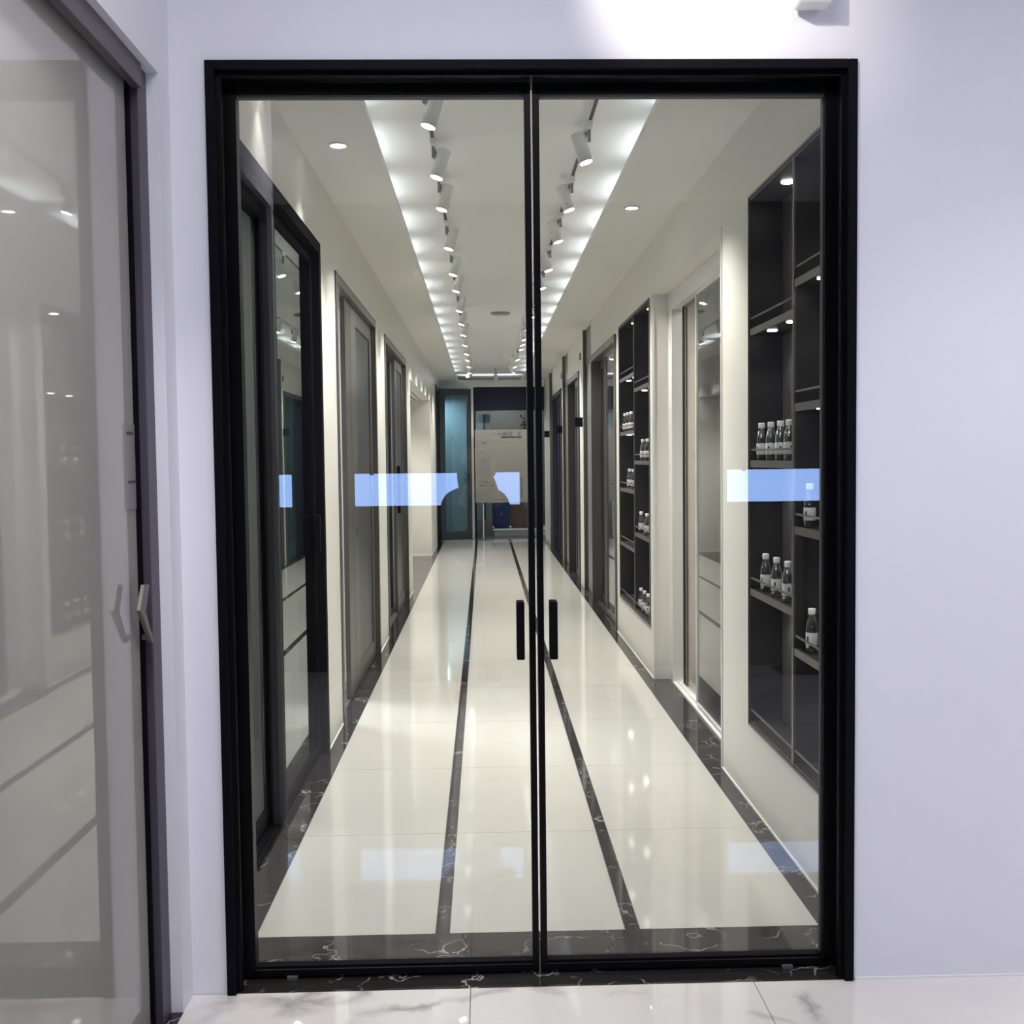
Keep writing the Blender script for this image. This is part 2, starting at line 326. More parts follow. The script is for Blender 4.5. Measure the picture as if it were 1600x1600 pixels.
struct('floor_side_right', 'roomfloor', (XR, 3.3, YD + 0.16, YE + 0.1, -0.08, -0.001))
struct('trim_4', 'blackmarble', (XR, XR + 0.25, 5.03, 7.08, -0.02, 0.0), (XR, XR + 0.2, 9.06, 11.03, -0.02, 0), (XR, XR + 0.2, 11.13, 18.2, -0.02, 0), label='black marble sill slabs under the right-hand doors')
struct('wall_side_right', 'roomwall', (3.3, 3.4, YD, YE + 0.1, 0, 2.9), (XR + 0.45, 3.3, 4.7, 4.78, 0, 2.9), (XR + 0.2, 3.3, 7.13, 7.2, 0, 2.9), (XR + 0.2, 3.3, 8.9, 8.98, 0, 2.9), (XR + 0.2, 3.3, 11.05, 11.12, 0, 2.9), (XR + 0.2, 3.3, YE, YE + 0.1, 0, 2.9))
struct('ceiling_side_right', 'ceil', (XR + 0.2, 3.4, YD, YE + 0.1, 2.9, 3.0))
struct('wall_right_liner', 'shelfdark', (XR + 0.2, XR + 0.24, 11.13, 18.3, 0, ZS))
area('room_light', (-2.0, 7.1, 2.85), (0, 0, 0), 0.8, 0.8, 110, (0.95, 0.97, 1.0))
area('room_light', (-2.2, 10.0, 2.85), (0, 0, 0), 0.8, 0.8, 45, (0.95, 0.97, 1.0))
area('room_light', (-2.2, 4.4, 2.85), (0, 0, 0), 0.8, 0.8, 30, (0.93, 1.0, 0.97))
area('room_light', (2.3, 6.0, 2.85), (0, 0, 0), 0.8, 0.8, 30, (1.0, 0.93, 0.85))
area('room_light', (2.3, 10.0, 2.85), (0, 0, 0), 0.8, 0.8, 20, (0.93, 0.97, 1))
spot('alcove_downlight_beam', (-1.2, 15.3, 2.33), (-1.2, 15.6, 0), 120, 130, 0.8)  # added beams to light the alcove, no fixture built
spot('alcove_downlight_beam', (-1.2, 13.3, 2.33), (-1.2, 13.6, 0), 90, 130, 0.8)

# far end ----------------------------------------------------------
struct('wall_back', 'wall', (XL - TW, -0.79, YE, YE + 0.1, 0, ZS), (-0.79, -0.27, YE, YE + 0.1, 2.72, ZS), (-0.27, -0.18, YE, YE + 0.1, 0, ZS), (-0.18, XR + 0.2, YE, YE + 0.1, 2.74, ZS), label='white wall parts at the far end of the corridor')
struct('wall_end_room', 'olive', (-1.4, 2.2, 23.0, 23.1, 0, 3.2), (-1.5, -1.4, YE + 0.1, 23.1, 0, 3.2), (2.2, 2.3, YE + 0.1, 23.1, 0, 3.2), label='olive-grey walls of the room beyond the corridor end')
struct('wall_end_partition', 'paleblue', (-1.39, -0.22, 20.95, 21.0, 0, 2.9), label='pale blue partition seen through the half-open glass door')  # added backing that makes the bluish pane look paler
area('room_light', (-0.9, 20.4, 2.6), (0, 0, 0), 0.4, 0.4, 30, (0.85, 0.95, 1.0))  # added light on the pale backing behind the blue pane
struct('ceiling_end_room', 'ceil', (-1.5, 2.3, 21.0, 23.1, 3.1, 3.2), (-1.5, -0.95, YE, 21, 2.9, 3.1), (1.4, 2.3, YE, 21, 2.9, 3.1))
struct('floor_end_room', 'greyleaf', (-1.5, 2.3, YE, 23.1, -0.08, -0.001), label='dark grey floor of the end room')
area('room_light', (-2.2, 18.9, 2.85), (0, 0, 0), 0.6, 0.6, 60, (0.80, 0.93, 1.0))  # added unseen light to brighten the room by the end door
area('room_light', (0.3, 21.9, 3.05), (0, 0, 0), 1.0, 1.0, 62, (0.80, 0.90, 1.0))
t = thing('header_cabinet', 'dark navy header box across the far end opening', 'cabinet', (0.45, YE + 0.02, 2.3))
part('body', 'navy', t, (-0.14, 1.10, YE + 0.02, YE + 0.3, 2.31, 2.735), bev=0.004)
part('lower_edge', 'shelfedge', t, (-0.14, 1.10, YE + 0.01, YE + 0.02, 2.30, 2.315))
part('side_post', 'navy', t, (-0.175, -0.14, YE + 0.02, YE + 0.3, 0.0, 2.735))

# ================================================================== MAIN DOUBLE DOOR
d1 = sthing('door_1', 'black framed double glass sliding door in the lavender wall', (0.145, YD, 0))
def ring(x0, x1, z1, wd, y0, y1, z0=0.0):
    return [(x0, x0 + wd, y0, y1, z0, z1), (x1 - wd, x1, y0, y1, z0, z1), (x0 + wd, x1 - wd, y0, y1, z1 - wd, z1)]
part('casing', 'black', d1, *ring(-0.724, 1.014, 2.526, 0.025, YD - 0.012, YD + 0.0), bev=0.0015, label='flat outer casing')
part('jamb', 'blackgloss', d1, *ring(-0.716, 1.006, 2.518, 0.017, YD, YD + 0.16), *ring(-0.699, 0.989, 2.501, 0.012, YD + 0.012, YD + 0.03), *ring(-0.699, 0.989, 2.501, 0.006, YD + 0.04, YD + 0.05), label='stepped inner jamb')
YG = 3.05
def leaf(x0, x1, hx, side):
    l = part('door_leaf', 'blackgloss', d1,
             (x0 - (0.012 if side == 'L' else 0), x0 + (0.026 if side == 'L' else 0.0175), YG - 0.022, YG + 0.022, 0.010, 2.495), (x1 - (0.0175 if side == 'L' else 0.026), x1 + (0 if side == 'L' else 0.012), YG - 0.022, YG + 0.022, 0.010, 2.495),
             (x0 + 0.0165, x1 - 0.0165, YG - 0.022, YG + 0.022, 2.466, 2.495), (x0 + 0.0165, x1 - 0.0165, YG - 0.022, YG + 0.022, 0.010, 0.030), bev=0.0012)
    part('lower_bead', 'black', l, (x0 + 0.0165, x1 - 0.0165, YG - 0.014, YG + 0.014, 0.030, 0.037), bev=0.001)
    part('upper_bead', 'gasket', l, (x0 + 0.0165, x1 - 0.0165, YG - 0.010, YG + 0.010, 2.458, 2.466))
    part('glass_pane', 'glass', l, (x0 + 0.0165, x1 - 0.0165, YG - 0.003, YG + 0.003, 0.034, 2.462))
    h = part('handle', 'black', l, (hx, hx + 0.0215, YG - 0.075, YG - 0.020, 0.912, 1.072), bev=0.002, label='black block pull handle')
    bm = bmesh.new()
    for z in (0.945, 1.04): tube(bm, (hx + 0.010, YG - 0.022, z), (hx + 0.010, YG - 0.002, z), 0.007, n=12)
    obj('standoff', bm, 'black', l)
    return l
leaf(-0.689, 0.1395, 0.085, 'L'); leaf(0.1455, 0.979, 0.1765, 'R')
part('glass_edge_strip', 'gasket', d1, (0.948, 0.954, YG - 0.004, YG + 0.004, 0.04, 2.46))  # refraction at the glass edge painted as a grey strip
for x in (-0.575, 0.835):
    part('floor_guide', 'gasket', d1, (x, x + 0.03, YG - 0.03, YG - 0.008, 0.0, 0.012), bev=0.001)

# ================================================================== LEFT GREY SLIDING DOOR (lobby)
d2 = sthing('door_2', 'grey backed glass sliding door with plum bronze frame at the left edge', (-0.88, 2.1, 0))
part('head_rail', 'plumgrey', d2, (-0.866, -0.841, 1.76, 2.786, 2.400, 2.462), bev=0.002)
part('jamb_stile', 'plum', d2, (-0.90, -0.851, 2.785, 2.855, 0.0, 2.462), bev=0.002)
part('far_stile', 'plum', d2, (-0.90, -0.863, 1.76, 1.80, 0.0, 2.40), bev=0.002)
part('bottom_track', 'bronzedark', d2, (-0.905, -0.862, 1.76, 2.855, 0.0, 0.010), (-0.885, -0.877, 1.76, 2.82, 0.010, 0.022), label='dark grooved floor track')
part('gap_shadow_seal', 'black', d2, (-0.884, -0.871, 2.768, 2.785, 0.012, 2.40), label='black rubber seal')  # shadow in the gap put in as a solid black strip
lf = part('door_leaf', 'paneback', d2, (-0.894, -0.88, 1.80, 2.77, 0.022, 2.45), label='reflective greige glass leaf')
pl = part('lock_plate', 'tag', lf, (-0.8805, -0.878, 2.69, 2.785, 1.352, 1.565), bev=0.0006, label='grey lock plate with two dark slots')
part('slot', 'ink', pl, (-0.8785, -0.8772, 2.705, 2.755, 1.537, 1.545)); part('slot', 'ink', pl, (-0.8785, -0.8772, 2.708, 2.762, 1.417, 1.424))
bm = bmesh.new()
pts = [(2.782, 1.158), (2.728, 1.098), (2.830, 0.997)]
def quadbar(bm, prof, x0, x1):
    n = len(prof); a = [bm.verts.new((x0, p[0], p[1])) for p in prof]; b = [bm.verts.new((x1, p[0], p[1])) for p in prof]
    bm.faces.new(a); bm.faces.new(b[::-1])
    for i in range(n): bm.faces.new((a[i], b[i], b[(i + 1) % n], a[(i + 1) % n]))
quadbar(bm, [(2.702, 1.167), (2.662, 1.107), (2.750, 1.014), (2.764, 1.013), (2.702, 1.100), (2.740, 1.163)], -0.853, -0.842)
bmesh.ops.bevel(bm, geom=list(bm.edges), offset=0.0015, segments=1, affect='EDGES')
bx(bm, -0.866, -0.852, 2.742, 2.790, 1.022, 1.034)
h = obj('handle', bm, 'handle', d2); h['label'] = 'angular chevron-shaped satin metal handle'
struct('trim_5', 'blackmarble', (-1.2, -0.82, 1.76, 2.855, -0.01, 0.0015), label='black marble sill under the left sliding door')
struct('wall_behind_left_door', 'darkwall', (-1.25, -1.2, 1.76, YD, 0, 3.2))

# ================================================================== CORRIDOR DOORS, left side
def frame_x(nm, m, root, xw, s, y0, y1, z1, wd, dep, proud=0.012, sill=None):
    """door casing in a wall plane x = xw; s = +1 opens towards +x side room, -1 towards -x"""
    xa, xb = xw - s * proud, xw + s * dep
    o = part(nm, m, root, (xa, xb, y0, y0 + wd, 0, z1), (xa, xb, y1 - wd, y1, 0, z1), (xa, xb, y0 + wd, y1 - wd, z1 - wd, z1),
             (xa, xw, y0 - 0.012, y0, 0, z1 + 0.012), (xa, xw, y1, y1 + 0.012, 0, z1 + 0.012), (xa, xw, y0 - 0.012, y1 + 0.012, z1, z1 + 0.012), bev=0.0015)
    if sill: part('floor_track', sill, root, (xw + s * 0.03, xw + s * (dep - 0.01), y0 + wd, y1 - wd, 0, 0.008), (xw + s * 0.05, xw + s * 0.055, y0 + wd, y1 - wd, 0.008, 0.016), (xw + s * 0.085, xw + s * 0.09, y0 + wd, y1 - wd, 0.008, 0.016))
    return o
def leaf_x(root, fm, gm, x, th, y0, y1, z0, z1, sw, handle=None, sn=None):
    l = part('door_leaf', fm, root, (x - th / 2, x + th / 2, y0, y0 + (sn or sw), z0, z1), (x - th / 2, x + th / 2, y1 - sw, y1, z0, z1), (x - th / 2, x + th / 2, y0 + (sn or sw), y1 - sw, z1 - sw, z1), (x - th / 2, x + th / 2, y0 + (sn or sw), y1 - sw, z0, z0 + sw), bev=0.0015)
    part('pane', gm, l, (x - 0.004, x + 0.004, y0 + sw - 0.005, y1 - sw + 0.005, z0 + sw - 0.005, z1 - sw + 0.005))
    if handle: part('handle', handle[0], l, handle[1], bev=0.001)
    return l
# door A: black sliding glass
d3 = sthing('door_3', 'black framed glass sliding door nearest on the left corridor wall', (XL, 4.3, 0))
frame_x('frame', 'mattblack', d3, XL, -1, 3.12, 5.43, 2.52, 0.045, TW, 0.008, 'black')
leaf_x(d3, 'mattblack', 'glass', XL - 0.095, 0.03, 3.16, 4.42, 0.012, 2.47, 0.045)
leaf_x(d3, 'mattblack', 'greenglass', XL - 0.045, 0.03, 4.30, 5.38, 0.012, 2.47, 0.045, ('black', (XL - 0.03, XL - 0.0, 5.30, 5.32, 1.02, 1.20)), 0.15)
# door B: grey leaf left partly open
d4 = sthing('door_4', 'grey bronze framed sliding door, partly open, second on the left corridor wall', (XL, 7.1, 0))
frame_x('frame', 'bronze', d4, XL, -1, 6.01, 8.17, 2.485, 0.045, TW, 0.009, 'bronze')
leaf_x(d4, 'bronze', 'greyleaf', XL - 0.04, 0.03, 6.865, 8.12, 0.012, 2.44, 0.11, ('ink', (XL - 0.026, XL - 0.022, 7.02, 7.05, 0.985, 1.03)), 0.28)
part('leaf_end_stile', 'bronze', d4, (XL - 0.055, XL - 0.025, 6.60, 6.855, 0.012, 2.44), bev=0.002)
leaf_x(d4, 'bronzedark', 'greyleaf', XL - 0.09, 0.03, 7.3, 8.12, 0.012, 2.44, 0.11)
# door C
d5 = sthing('door_5', 'grey bronze framed door with clear pane, third on the left corridor wall', (XL, 10.1, 0))
frame_x('frame', 'bronze', d5, XL, -1, 8.94, 11.32, 2.475, 0.05, TW, 0.009, 'bronze')
leaf_x(d5, 'bronzedark', 'greyglass', XL - 0.09, 0.03, 8.99, 10.35, 0.012, 2.42, 0.05)
leaf_x(d5, 'bronze', 'greyleaf', XL - 0.045, 0.03, 10.30, 11.27, 0.012, 2.42, 0.10, ('black', (XL - 0.03, XL - 0.0, 10.40, 10.42, 0.95, 1.40)))
# far left frame (door to side) and open glass leaf at the end
d6 = sthing('door_6', 'dark slate framed doorway at the far end of the left wall', (XL, 18.9, 0))
frame_x('frame', 'bronzedark', d6, XL, -1, 18.30, 19.45, 2.70, 0.05, TW, 0.014)
leaf_x(d6, 'bronzedark', 'greyglass', XL - 0.09, 0.03, 18.35, 19.40, 0.012, 2.64, 0.06)
d7 = bpy.data.objects.new('door_7', None); COL.objects.link(d7); d7.location = (-0.775, 19.30, 0); d7['kind'] = 'structure'; d7['label'] = 'half-open slate framed glass door with bluish pane at the corridor end'
W = 0.62
M['slate'] = mat('slate_blue_frame', (0.030, 0.040, 0.052), 0.4, bump=0.02, scale=50)
lf = part('door_leaf', 'slate', None, (0, 0.10, -0.02, 0.02, 0.01, 2.70), (W - 0.075, W, -0.02, 0.02, 0.01, 2.70), (0.1, W - 0.075, -0.02, 0.02, 2.58, 2.70), (0.1, W - 0.075, -0.02, 0.02, 0.01, 0.16), bev=0.002); lf.parent = d7
pn = part('pane', 'blueglass', None, (0.095, W - 0.07, -0.004, 0.004, 0.155, 2.585)); pn.parent = lf
hd = part('handle', 'bronzedark', None, (W - 0.13, W - 0.03, -0.05, -0.035, 1.06, 1.09), (W - 0.045, W - 0.02, -0.05, -0.02, 1.05, 1.10), bev=0.001); hd.parent = lf
d7.rotation_euler = (0, 0, math.radians(28))

# ================================================================== RIGHT SIDE DOORS
d8 = sthing('door_8', 'white framed sliding door with beige glass set back in the right wall recess', (XR + 0.15, 6.05, 0))
part('frame', 'white', d8, (XR + 0.10, XR + 0.20, 5.03, 5.07, 0, 2.515), (XR + 0.10, XR + 0.20, 6.95, 7.08, 0, 2.515), (XR + 0.10, XR + 0.20, 5.07, 6.95, 2.40, 2.515), bev=0.002)
part('corner_bead', 'white', d8, (XR - 0.006, XR + 0.012, 5.018, 5.033, 0, 2.52), (XR - 0.004, XR + 0.012, 7.076, 7.09, 0, 2.52), label='thin white edge beads of the recess')
part('floor_track', 'seal', d8, (XR + 0.10, XR + 0.20, 5.07, 6.95, 0, 0.010), (XR + 0.125, XR + 0.130, 5.07, 6.95, 0.010, 0.020), (XR + 0.160, XR + 0.165, 5.07, 6.95, 0.010, 0.020))
l = leaf_x(d8, 'white', 'greyglass', XR + 0.125, 0.022, 5.08, 6.25, 0.022, 2.40, 0.014)
l = part('door_leaf', 'bronze', d8, (XR + 0.152, XR + 0.174, 6.74, 6.78, 0.022, 2.40), (XR + 0.152, XR + 0.174, 5.9, 5.93, 0.022, 2.40), (XR + 0.152, XR + 0.174, 5.9, 6.78, 2.38, 2.40), bev=0.001)
part('pane', mat('beige_glass_panel', (0.36, 0.31, 0.27), 0.08, var=0.08, scale=2), l, (XR + 0.160, XR + 0.166, 5.93, 6.74, 0.03, 2.38))
part('dark_gap_seal', 'black', d8, (XR + 0.152, XR + 0.174, 6.80, 6.86, 0.02, 2.40), label='black gap seal')  # shade of the gap beside the leaf, built as a black strip
struct('trim_6', 'wall', (XR + 0.20, XR + 0.21, 5.0, 5.03, 0, 2.6))
d9 = sthing('door_9', 'dark bronze framed glass door beyond the far shelf niche, right wall', (XR, 10.0, 0))
frame_x('frame', 'bronze', d9, XR, 1, 9.06, 11.03, 2.47, 0.05, 0.13, 0.016, 'bronzedark')
leaf_x(d9, 'bronze', 'glass', XR + 0.04, 0.03, 9.11, 10.1, 0.012, 2.42, 0.035)
leaf_x(d9, 'bronzedark', 'shelfdark', XR + 0.09, 0.03, 10.0, 10.98, 0.012, 2.42, 0.08)
def tall_unit(n, y0, y1, lab):
    d = sthing('door_%d' % n, lab, (XR, (y0 + y1) / 2, 0))
    part('frame', 'bronze', d, (XR + 0.0, XR + 0.12, y0, y0 + 0.05, 0, ZS), (XR + 0.0, XR + 0.12, y1 - 0.05, y1, 0, ZS), (XR + 0.03, XR + 0.12, y0 + 0.05, y1 - 0.05, 2.46, ZS), bev=0.002)
    l = part('door_leaf', 'bronzedark', d, (XR + 0.03, XR + 0.06, y0 + 0.05, y0 + 0.12, 0.01, 2.46), (XR + 0.03, XR + 0.06, y1 - 0.12, y1 - 0.05, 0.01, 2.46), bev=0.001)
    part('panel', mat('grey_green_panel', (0.22, 0.225, 0.20), 0.3, bump=0.02, scale=30), l, (XR + 0.035, XR + 0.055, y0 + 0.12, y1 - 0.12, 0.01, 2.46))
tall_unit(10, 11.13, 12.07, 'tall grey-green door unit reaching the ceiling, nearest of three on the right')
tall_unit(12, 14.2, 15.2, 'tall grey-green door unit reaching the ceiling, second of three on the right')
tall_unit(14, 17.38, 18.2, 'tall grey-green door unit reaching the ceiling, farthest of three on the right')
d = sthing('door_11', 'dark double sliding door between the first two tall units, right wall', (XR, 13.3, 0))
frame_x('frame', 'bronzedark', d, XR, 1, 12.5, 14.1, 2.44, 0.05, 0.13, 0.014)
leaf_x(d, 'bronzedark', 'greyleaf', XR + 0.04, 0.03, 12.55, 13.4, 0.012, 2.39, 0.08)
leaf_x(d, 'black', 'greyglass', XR + 0.09, 0.03, 13.3, 14.05, 0.012, 2.39, 0.06)
d = sthing('door_13', 'near-black wide door between the last two tall units, right wall', (XR, 16.3, 0))
frame_x('frame', 'bronzedark', d, XR, 1, 15.3, 17.3, 2.42, 0.05, 0.13, 0.014)
leaf_x(d, 'navy', 'navy', XR + 0.04, 0.03, 15.35, 16.35, 0.012, 2.37, 0.08)
leaf_x(d, 'navy', 'navy', XR + 0.06, 0.03, 16.3, 17.25, 0.012, 2.37, 0.08)
for k, (yy, lab) in enumerate([(12.11, 'black square sign projecting beside the nearest tall grey unit'), (15.24, 'black square sign projecting beside the middle tall grey unit'), (18.24, 'black square sign projecting beside the farthest tall grey unit')]):
    t = thing('projecting_sign', lab, 'sign', (XR, yy, 1.8))
    part('plate', 'black', t, (XR - 0.085, XR + 0.0, yy, yy + 0.03, 1.80, 1.905), bev=0.002); part('arm', 'shelfedge', t, (XR - 0.02, XR, yy + 0.03, yy + 0.05, 1.84, 1.86))
for k, (yy, lab) in enumerate([(12.30, 'small grey wall plate above the near dark double door'), (15.26, 'small grey wall plate above the far near-black door')]):
    t = thing('wall_plate', lab, 'switch', (XR, yy, 2.6))
    part('plate', 'shelfedge', t, (XR - 0.012, XR, yy, yy + 0.07, 2.56, 2.64), bev=0.002); part('button', 'white', t, (XR - 0.015, XR - 0.012, yy + 0.02, yy + 0.05, 2.585, 2.615))

# ================================================================== SHELF NICHES
DEP = 0.135
def puck(root, x, y, z, power=0.0, rr=0.02):
    bm = bmesh.new(); tube(bm, (x, y, z), (x, y, z - 0.004), rr, n=16); obj('puck_light', bm, 'face', root)
    if power: spot('shelf_puck_beam', (x, y, z - 0.008), (x, y, z - 1), power, 110, 0.6, (1, 0.92, 0.82), 0.012)
def niche(lab, y0, y1, z0, z1, ydiv, zl, zr, edge=0.008):
    """zl: shelves of the far (left-hand) bay, zr: of the near bay"""
    t = thing('wall_shelf', lab, 'shelf', (XR, (y0 + y1) / 2, z0))
    xa, xb = XR - 0.003, XR + DEP
    part('back_panel', 'shelfback', t, (xb, xb + 0.01, y0, y1, z0, z1))
    part('side_panel', 'shelfdark', t, (XR, xb, y1 - 0.008, y1, z0, z1)); part('side_panel', 'shelfdark', t, (XR, xb, y0, y0 + 0.008, z0, z1))
    part('top_panel', 'shelfdark', t, (XR, xb, y0, y1, z1 - 0.01, z1)); part('bottom_panel', 'shelfdark', t, (XR, xb, y0, y1, z0, z0 + 0.012))
    part('face_frame', 'shelfedge', t, (xa - 0.004, XR + 0.004, y0 - edge, y0, z0 - edge, z1 + edge), (xa - 0.004, XR + 0.004, y1, y1 + 0.006, z0 - edge, z1 + edge), (xa - 0.004, XR + 0.004, y0, y1, z1, z1 + edge), (xa - 0.004, XR + 0.004, y0, y1, z0 - edge, z0))
    part('divider', 'shelfdark', t, (XR + 0.004, xb, ydiv - 0.008, ydiv + 0.008, z0, z1)); part('divider_edge', 'shelfedge', t, (XR - 0.003, XR + 0.004, ydiv - 0.009, ydiv + 0.009, z0, z1))
    for (a, b, zs) in ((ydiv + 0.009, y1 - 0.008, zl), (y0 + 0.008, ydiv - 0.009, zr)):
        for z in zs:
            s = part('shelf_board', 'shelfdark', t, (XR + 0.006, xb, a, b, z - 0.022, z))
            part('front_edge', 'shelfedge', s, (XR - 0.001, XR + 0.006, a, b, z - 0.026, z + 0.002), bev=0.001)
            bm = bmesh.new(); tube(bm, (XR + 0.006, a, z + 0.045), (XR + 0.006, b, z + 0.045), 0.0045, n=10)
            obj('guard_rail', bm, 'shelfedge', s)
            for f in (0.28, 0.72): puck(s, XR + 0.045, a + (b - a) * f, z - 0.022, 1.6)
        bm = bmesh.new(); tube(bm, (XR + 0.006, a, z0 + 0.057), (XR + 0.006, b, z0 + 0.057), 0.0045, n=10); obj('guard_rail', bm, 'shelfedge', t)
        puck(t, XR + 0.07, (a + b) / 2, z1 - 0.01, 4.0, 0.028)
    return t
ZL1, ZR1 = [0.912, 1.445, 1.985], [0.775, 1.212, 1.648, 2.085]
niche('dark two-bay wall shelf niche nearest the door, right wall', 3.20, 4.50, 0.345, 2.52, 3.86, ZL1, ZR1)
ZL2, ZR2 = [0.775, 1.212, 1.648, 2.085], [0.912, 1.445, 1.985]
ZL2 = [0.90, 1.215, 1.64, 1.985]; 
niche('dark two-bay wall shelf niche beyond the white recess, right wall', 7.22, 8.82, 0.335, 2.50, 7.975, [0.78, 1.215, 1.66, 2.085], [0.91, 1.435, 1.96], 0.012)

# ---- bottles
def bottle_proto():
    t = thing('water_bottle', '', 'bottle', (0, 0, 0))
    bm = bmesh.new(); lathe(bm, [(0, 0.002), (0.017, 0.0), (0.021, 0.006), (0.021, 0.086), (0.0205, 0.094), (0.0175, 0.108), (0.0125, 0.124), (0.0105, 0.132), (0.0105, 0.140), (0, 0.140)], 20)
    obj('body', bm, 'bottle', t, True)
    bm = bmesh.new(); lathe(bm, [(0, 0.004), (0.0165, 0.003), (0.0195, 0.008), (0.0195, 0.086), (0.019, 0.093), (0.0165, 0.106), (0, 0.107)], 16); obj('water', bm, 'water', t, True)
    bm = bmesh.new(); lathe(bm, [(0.0213, 0.026), (0.0216, 0.027), (0.0216, 0.070), (0.0213, 0.071)], 20); lb = obj('paper_label', bm, 'paper', t, True)
    bm = bmesh.new()
    a = [bm.verts.new(p) for p in [(-0.0218 * math.cos(g), -0.0218 * math.sin(g), z) for g in (0.30, 0.62) for z in (0.042, 0.058)]]
    bm.faces.new((a[0], a[1], a[3], a[2])); obj('print_mark', bm, 'ink', lb)
    bm = bmesh.new(); lathe(bm, [(0, 0.133), (0.0125, 0.133), (0.0135, 0.136), (0.0135, 0.152), (0.0125, 0.155), (0, 0.155)], 18); obj('cap', bm, 'cap', t, True)
    return t
proto = bottle_proto(); used = [False]
def put_bottle(x, y, z, lab, rz):
    o = proto if not used[0] else copy_tree(proto)
    used[0] = True
    o.location = (x, y, z); o.rotation_euler = (0, 0, rz); o['label'] = lab; o['group'] = 'water bottles on the wall shelves'; return o
BX = XR + 0.039
ordn = ['first', 'second', 'third', 'fourth', 'fifth', 'sixth', 'seventh', 'eighth', 'ninth', 'tenth', 'eleventh', 'twelfth', 'thirteenth', 'fourteenth', 'fifteenth', 'sixteenth', 'seventeenth', 'eighteenth', 'nineteenth', 'twentieth']
def ypx(px, X=BX): return X * (1697 - 0.0258 * (px - 800)) / (px - 757.1)
for k, px in enumerate((1190, 1204.5, 1219.5, 1233)): put_bottle(BX, ypx(px), 1.445, '%s water bottle from the left on the near niche shelf just above the blue reflection' % ordn[k], 0.4 * k)
for k, px in enumerate((1196.5, 1213.5, 1231, 1241)): put_bottle(BX + (0.02 if k == 3 else 0), ypx(px) + 0.0, 0.912, '%s water bottle from the left on the near niche shelf below the blue reflection' % ordn[k], 0.5 * k)
put_bottle(BX, ypx(1265), 1.212, 'water bottle in the nearest shelf bay, its cap inside the blue reflection', 0.2)
put_bottle(BX + 0.03, ypx(1280), 1.212, 'water bottle half hidden by the black door frame at blue reflection height', 0.9)
put_bottle(BX, ypx(1269), 0.775, 'single water bottle low in the shelf bay beside the black door frame', 0.1)
for k, px in enumerate((977.5, 982, 987)): put_bottle(BX, ypx(px), 1.66, '%s of three bottles high in the left bay of the far niche' % ordn[k], 0.3 * k)
for k, px in enumerate((984, 990.0)): put_bottle(BX, max(ypx(px), 8.01), 1.215, ['left', 'right'][k] + ' of two bottles at mid height in the left bay of the far niche', 0.3 * k)
for k, px in enumerate((999, 1005, 1012.0)): put_bottle(BX, ypx(px), 1.435, '%s of three bottles at mid height in the right bay of the far niche' % ordn[k], 0.3 * k)
for k, px in enumerate((1002, 1011)): put_bottle(BX, ypx(px), 0.91, ['left', 'right'][k] + ' of two bottles on the lower shelf in the right bay of the far niche', 0.3 * k)
for k, px in enumerate((1001, 1006.5, 1012.5)): put_bottle(BX, ypx(px), 0.347, '%s of three bottles on the floor of the right bay of the far niche' % ordn[k], 0.3 * k)

# ================================================================== TRACK LIGHTS
for X, lab in ((-0.225, 'thin ceiling track carrying the left row of spotlights'), (0.50, 'thin ceiling track carrying the right row of spotlights')):
    t = thing('light_track', lab, 'track', (X, 11.3, ZC))
    part('channel', 'track', t, (X - 0.009, X + 0.009, 3.2, 19.3, ZC - 0.006, ZC)); part('channel_edge', 'lamp', t, (X - 0.014, X - 0.009, 3.2, 19.3, ZC - 0.010, ZC), (X + 0.009, X + 0.014, 3.2, 19.3, ZC - 0.010, ZC))
def lamp_proto(s, tilt=17):
    t = thing('track_spotlight', '', 'spotlight', (0, 0, 0))
    part('adapter', 'lamp', t, (-0.014, 0.014, -0.045, 0.045, -0.036, -0.008), bev=0.002)
    part('bracket', 'lampgrey', t, (-0.007, 0.007, 0.006, 0.026, -0.088, -0.034), bev=0.001)
    a = math.radians(tilt); d = Vector((s * math.sin(a), -0.06, -math.cos(a))).normalized()
    c = Vector((-s * 0.034, 0.03, -0.113)); p0, p1 = c - d * 0.069, c + d * 0.069
    bm = bmesh.new(); tube(bm, p0, p1, 0.033, n=24); bmesh.ops.bevel(bm, geom=[e for e in bm.edges if len(e.link_faces) == 2 and any(len(f.verts) > 4 for f in e.link_faces)], offset=0.002, segments=1, affect='EDGES')
    b = obj('body', bm, 'lamp', t, False)
    bm = bmesh.new(); tube(bm, p1 - d * 0.001, p1 + d * 0.002, 0.029, n=24); obj('lit_face', bm, 'face', b)
    return t, p1, d
LY = [4.49, 5.30, 5.98, 7.1, 8.1, 8.9, 10.1, 11.1, 12.1, 13.2, 14.3, 15.2, 16.3, 17.5]
RY = [5.04, 6.01, 6.89, 7.94, 8.79, 9.7, 10.6, 11.6, 12.6, 13.2, 13.75, 15.2, 16.4, 17.6]
for s, X, ys_, side, wt in ((-1, -0.225, LY, 'left', XL), (1, 0.50, RY, 'right', XR)):
    pr, p1, d = lamp_proto(s)
    for k, y in enumerate(ys_):
        o = pr if k == 0 else copy_tree(pr)
        o.location = (X, y, ZC); o.rotation_euler = (0, 0, 0.02 * ((k * 7) % 5 - 2))
        o['label'] = 'white cylinder spotlight, %s from the door on the %s ceiling track' % (ordn[k], side); o['group'] = 'spotlights on the ceiling tracks'
        q = Vector((X, y, ZC)) + p1 + d * 0.006
        spot('track_spotlight_beam', q, q + d, P_TRACK, 92, 0.75)
t = thing('track_spotlight', 'white spotlight turned toward the viewer at the far end of the left track', 'spotlight', (-0.2, 17.9, ZC))
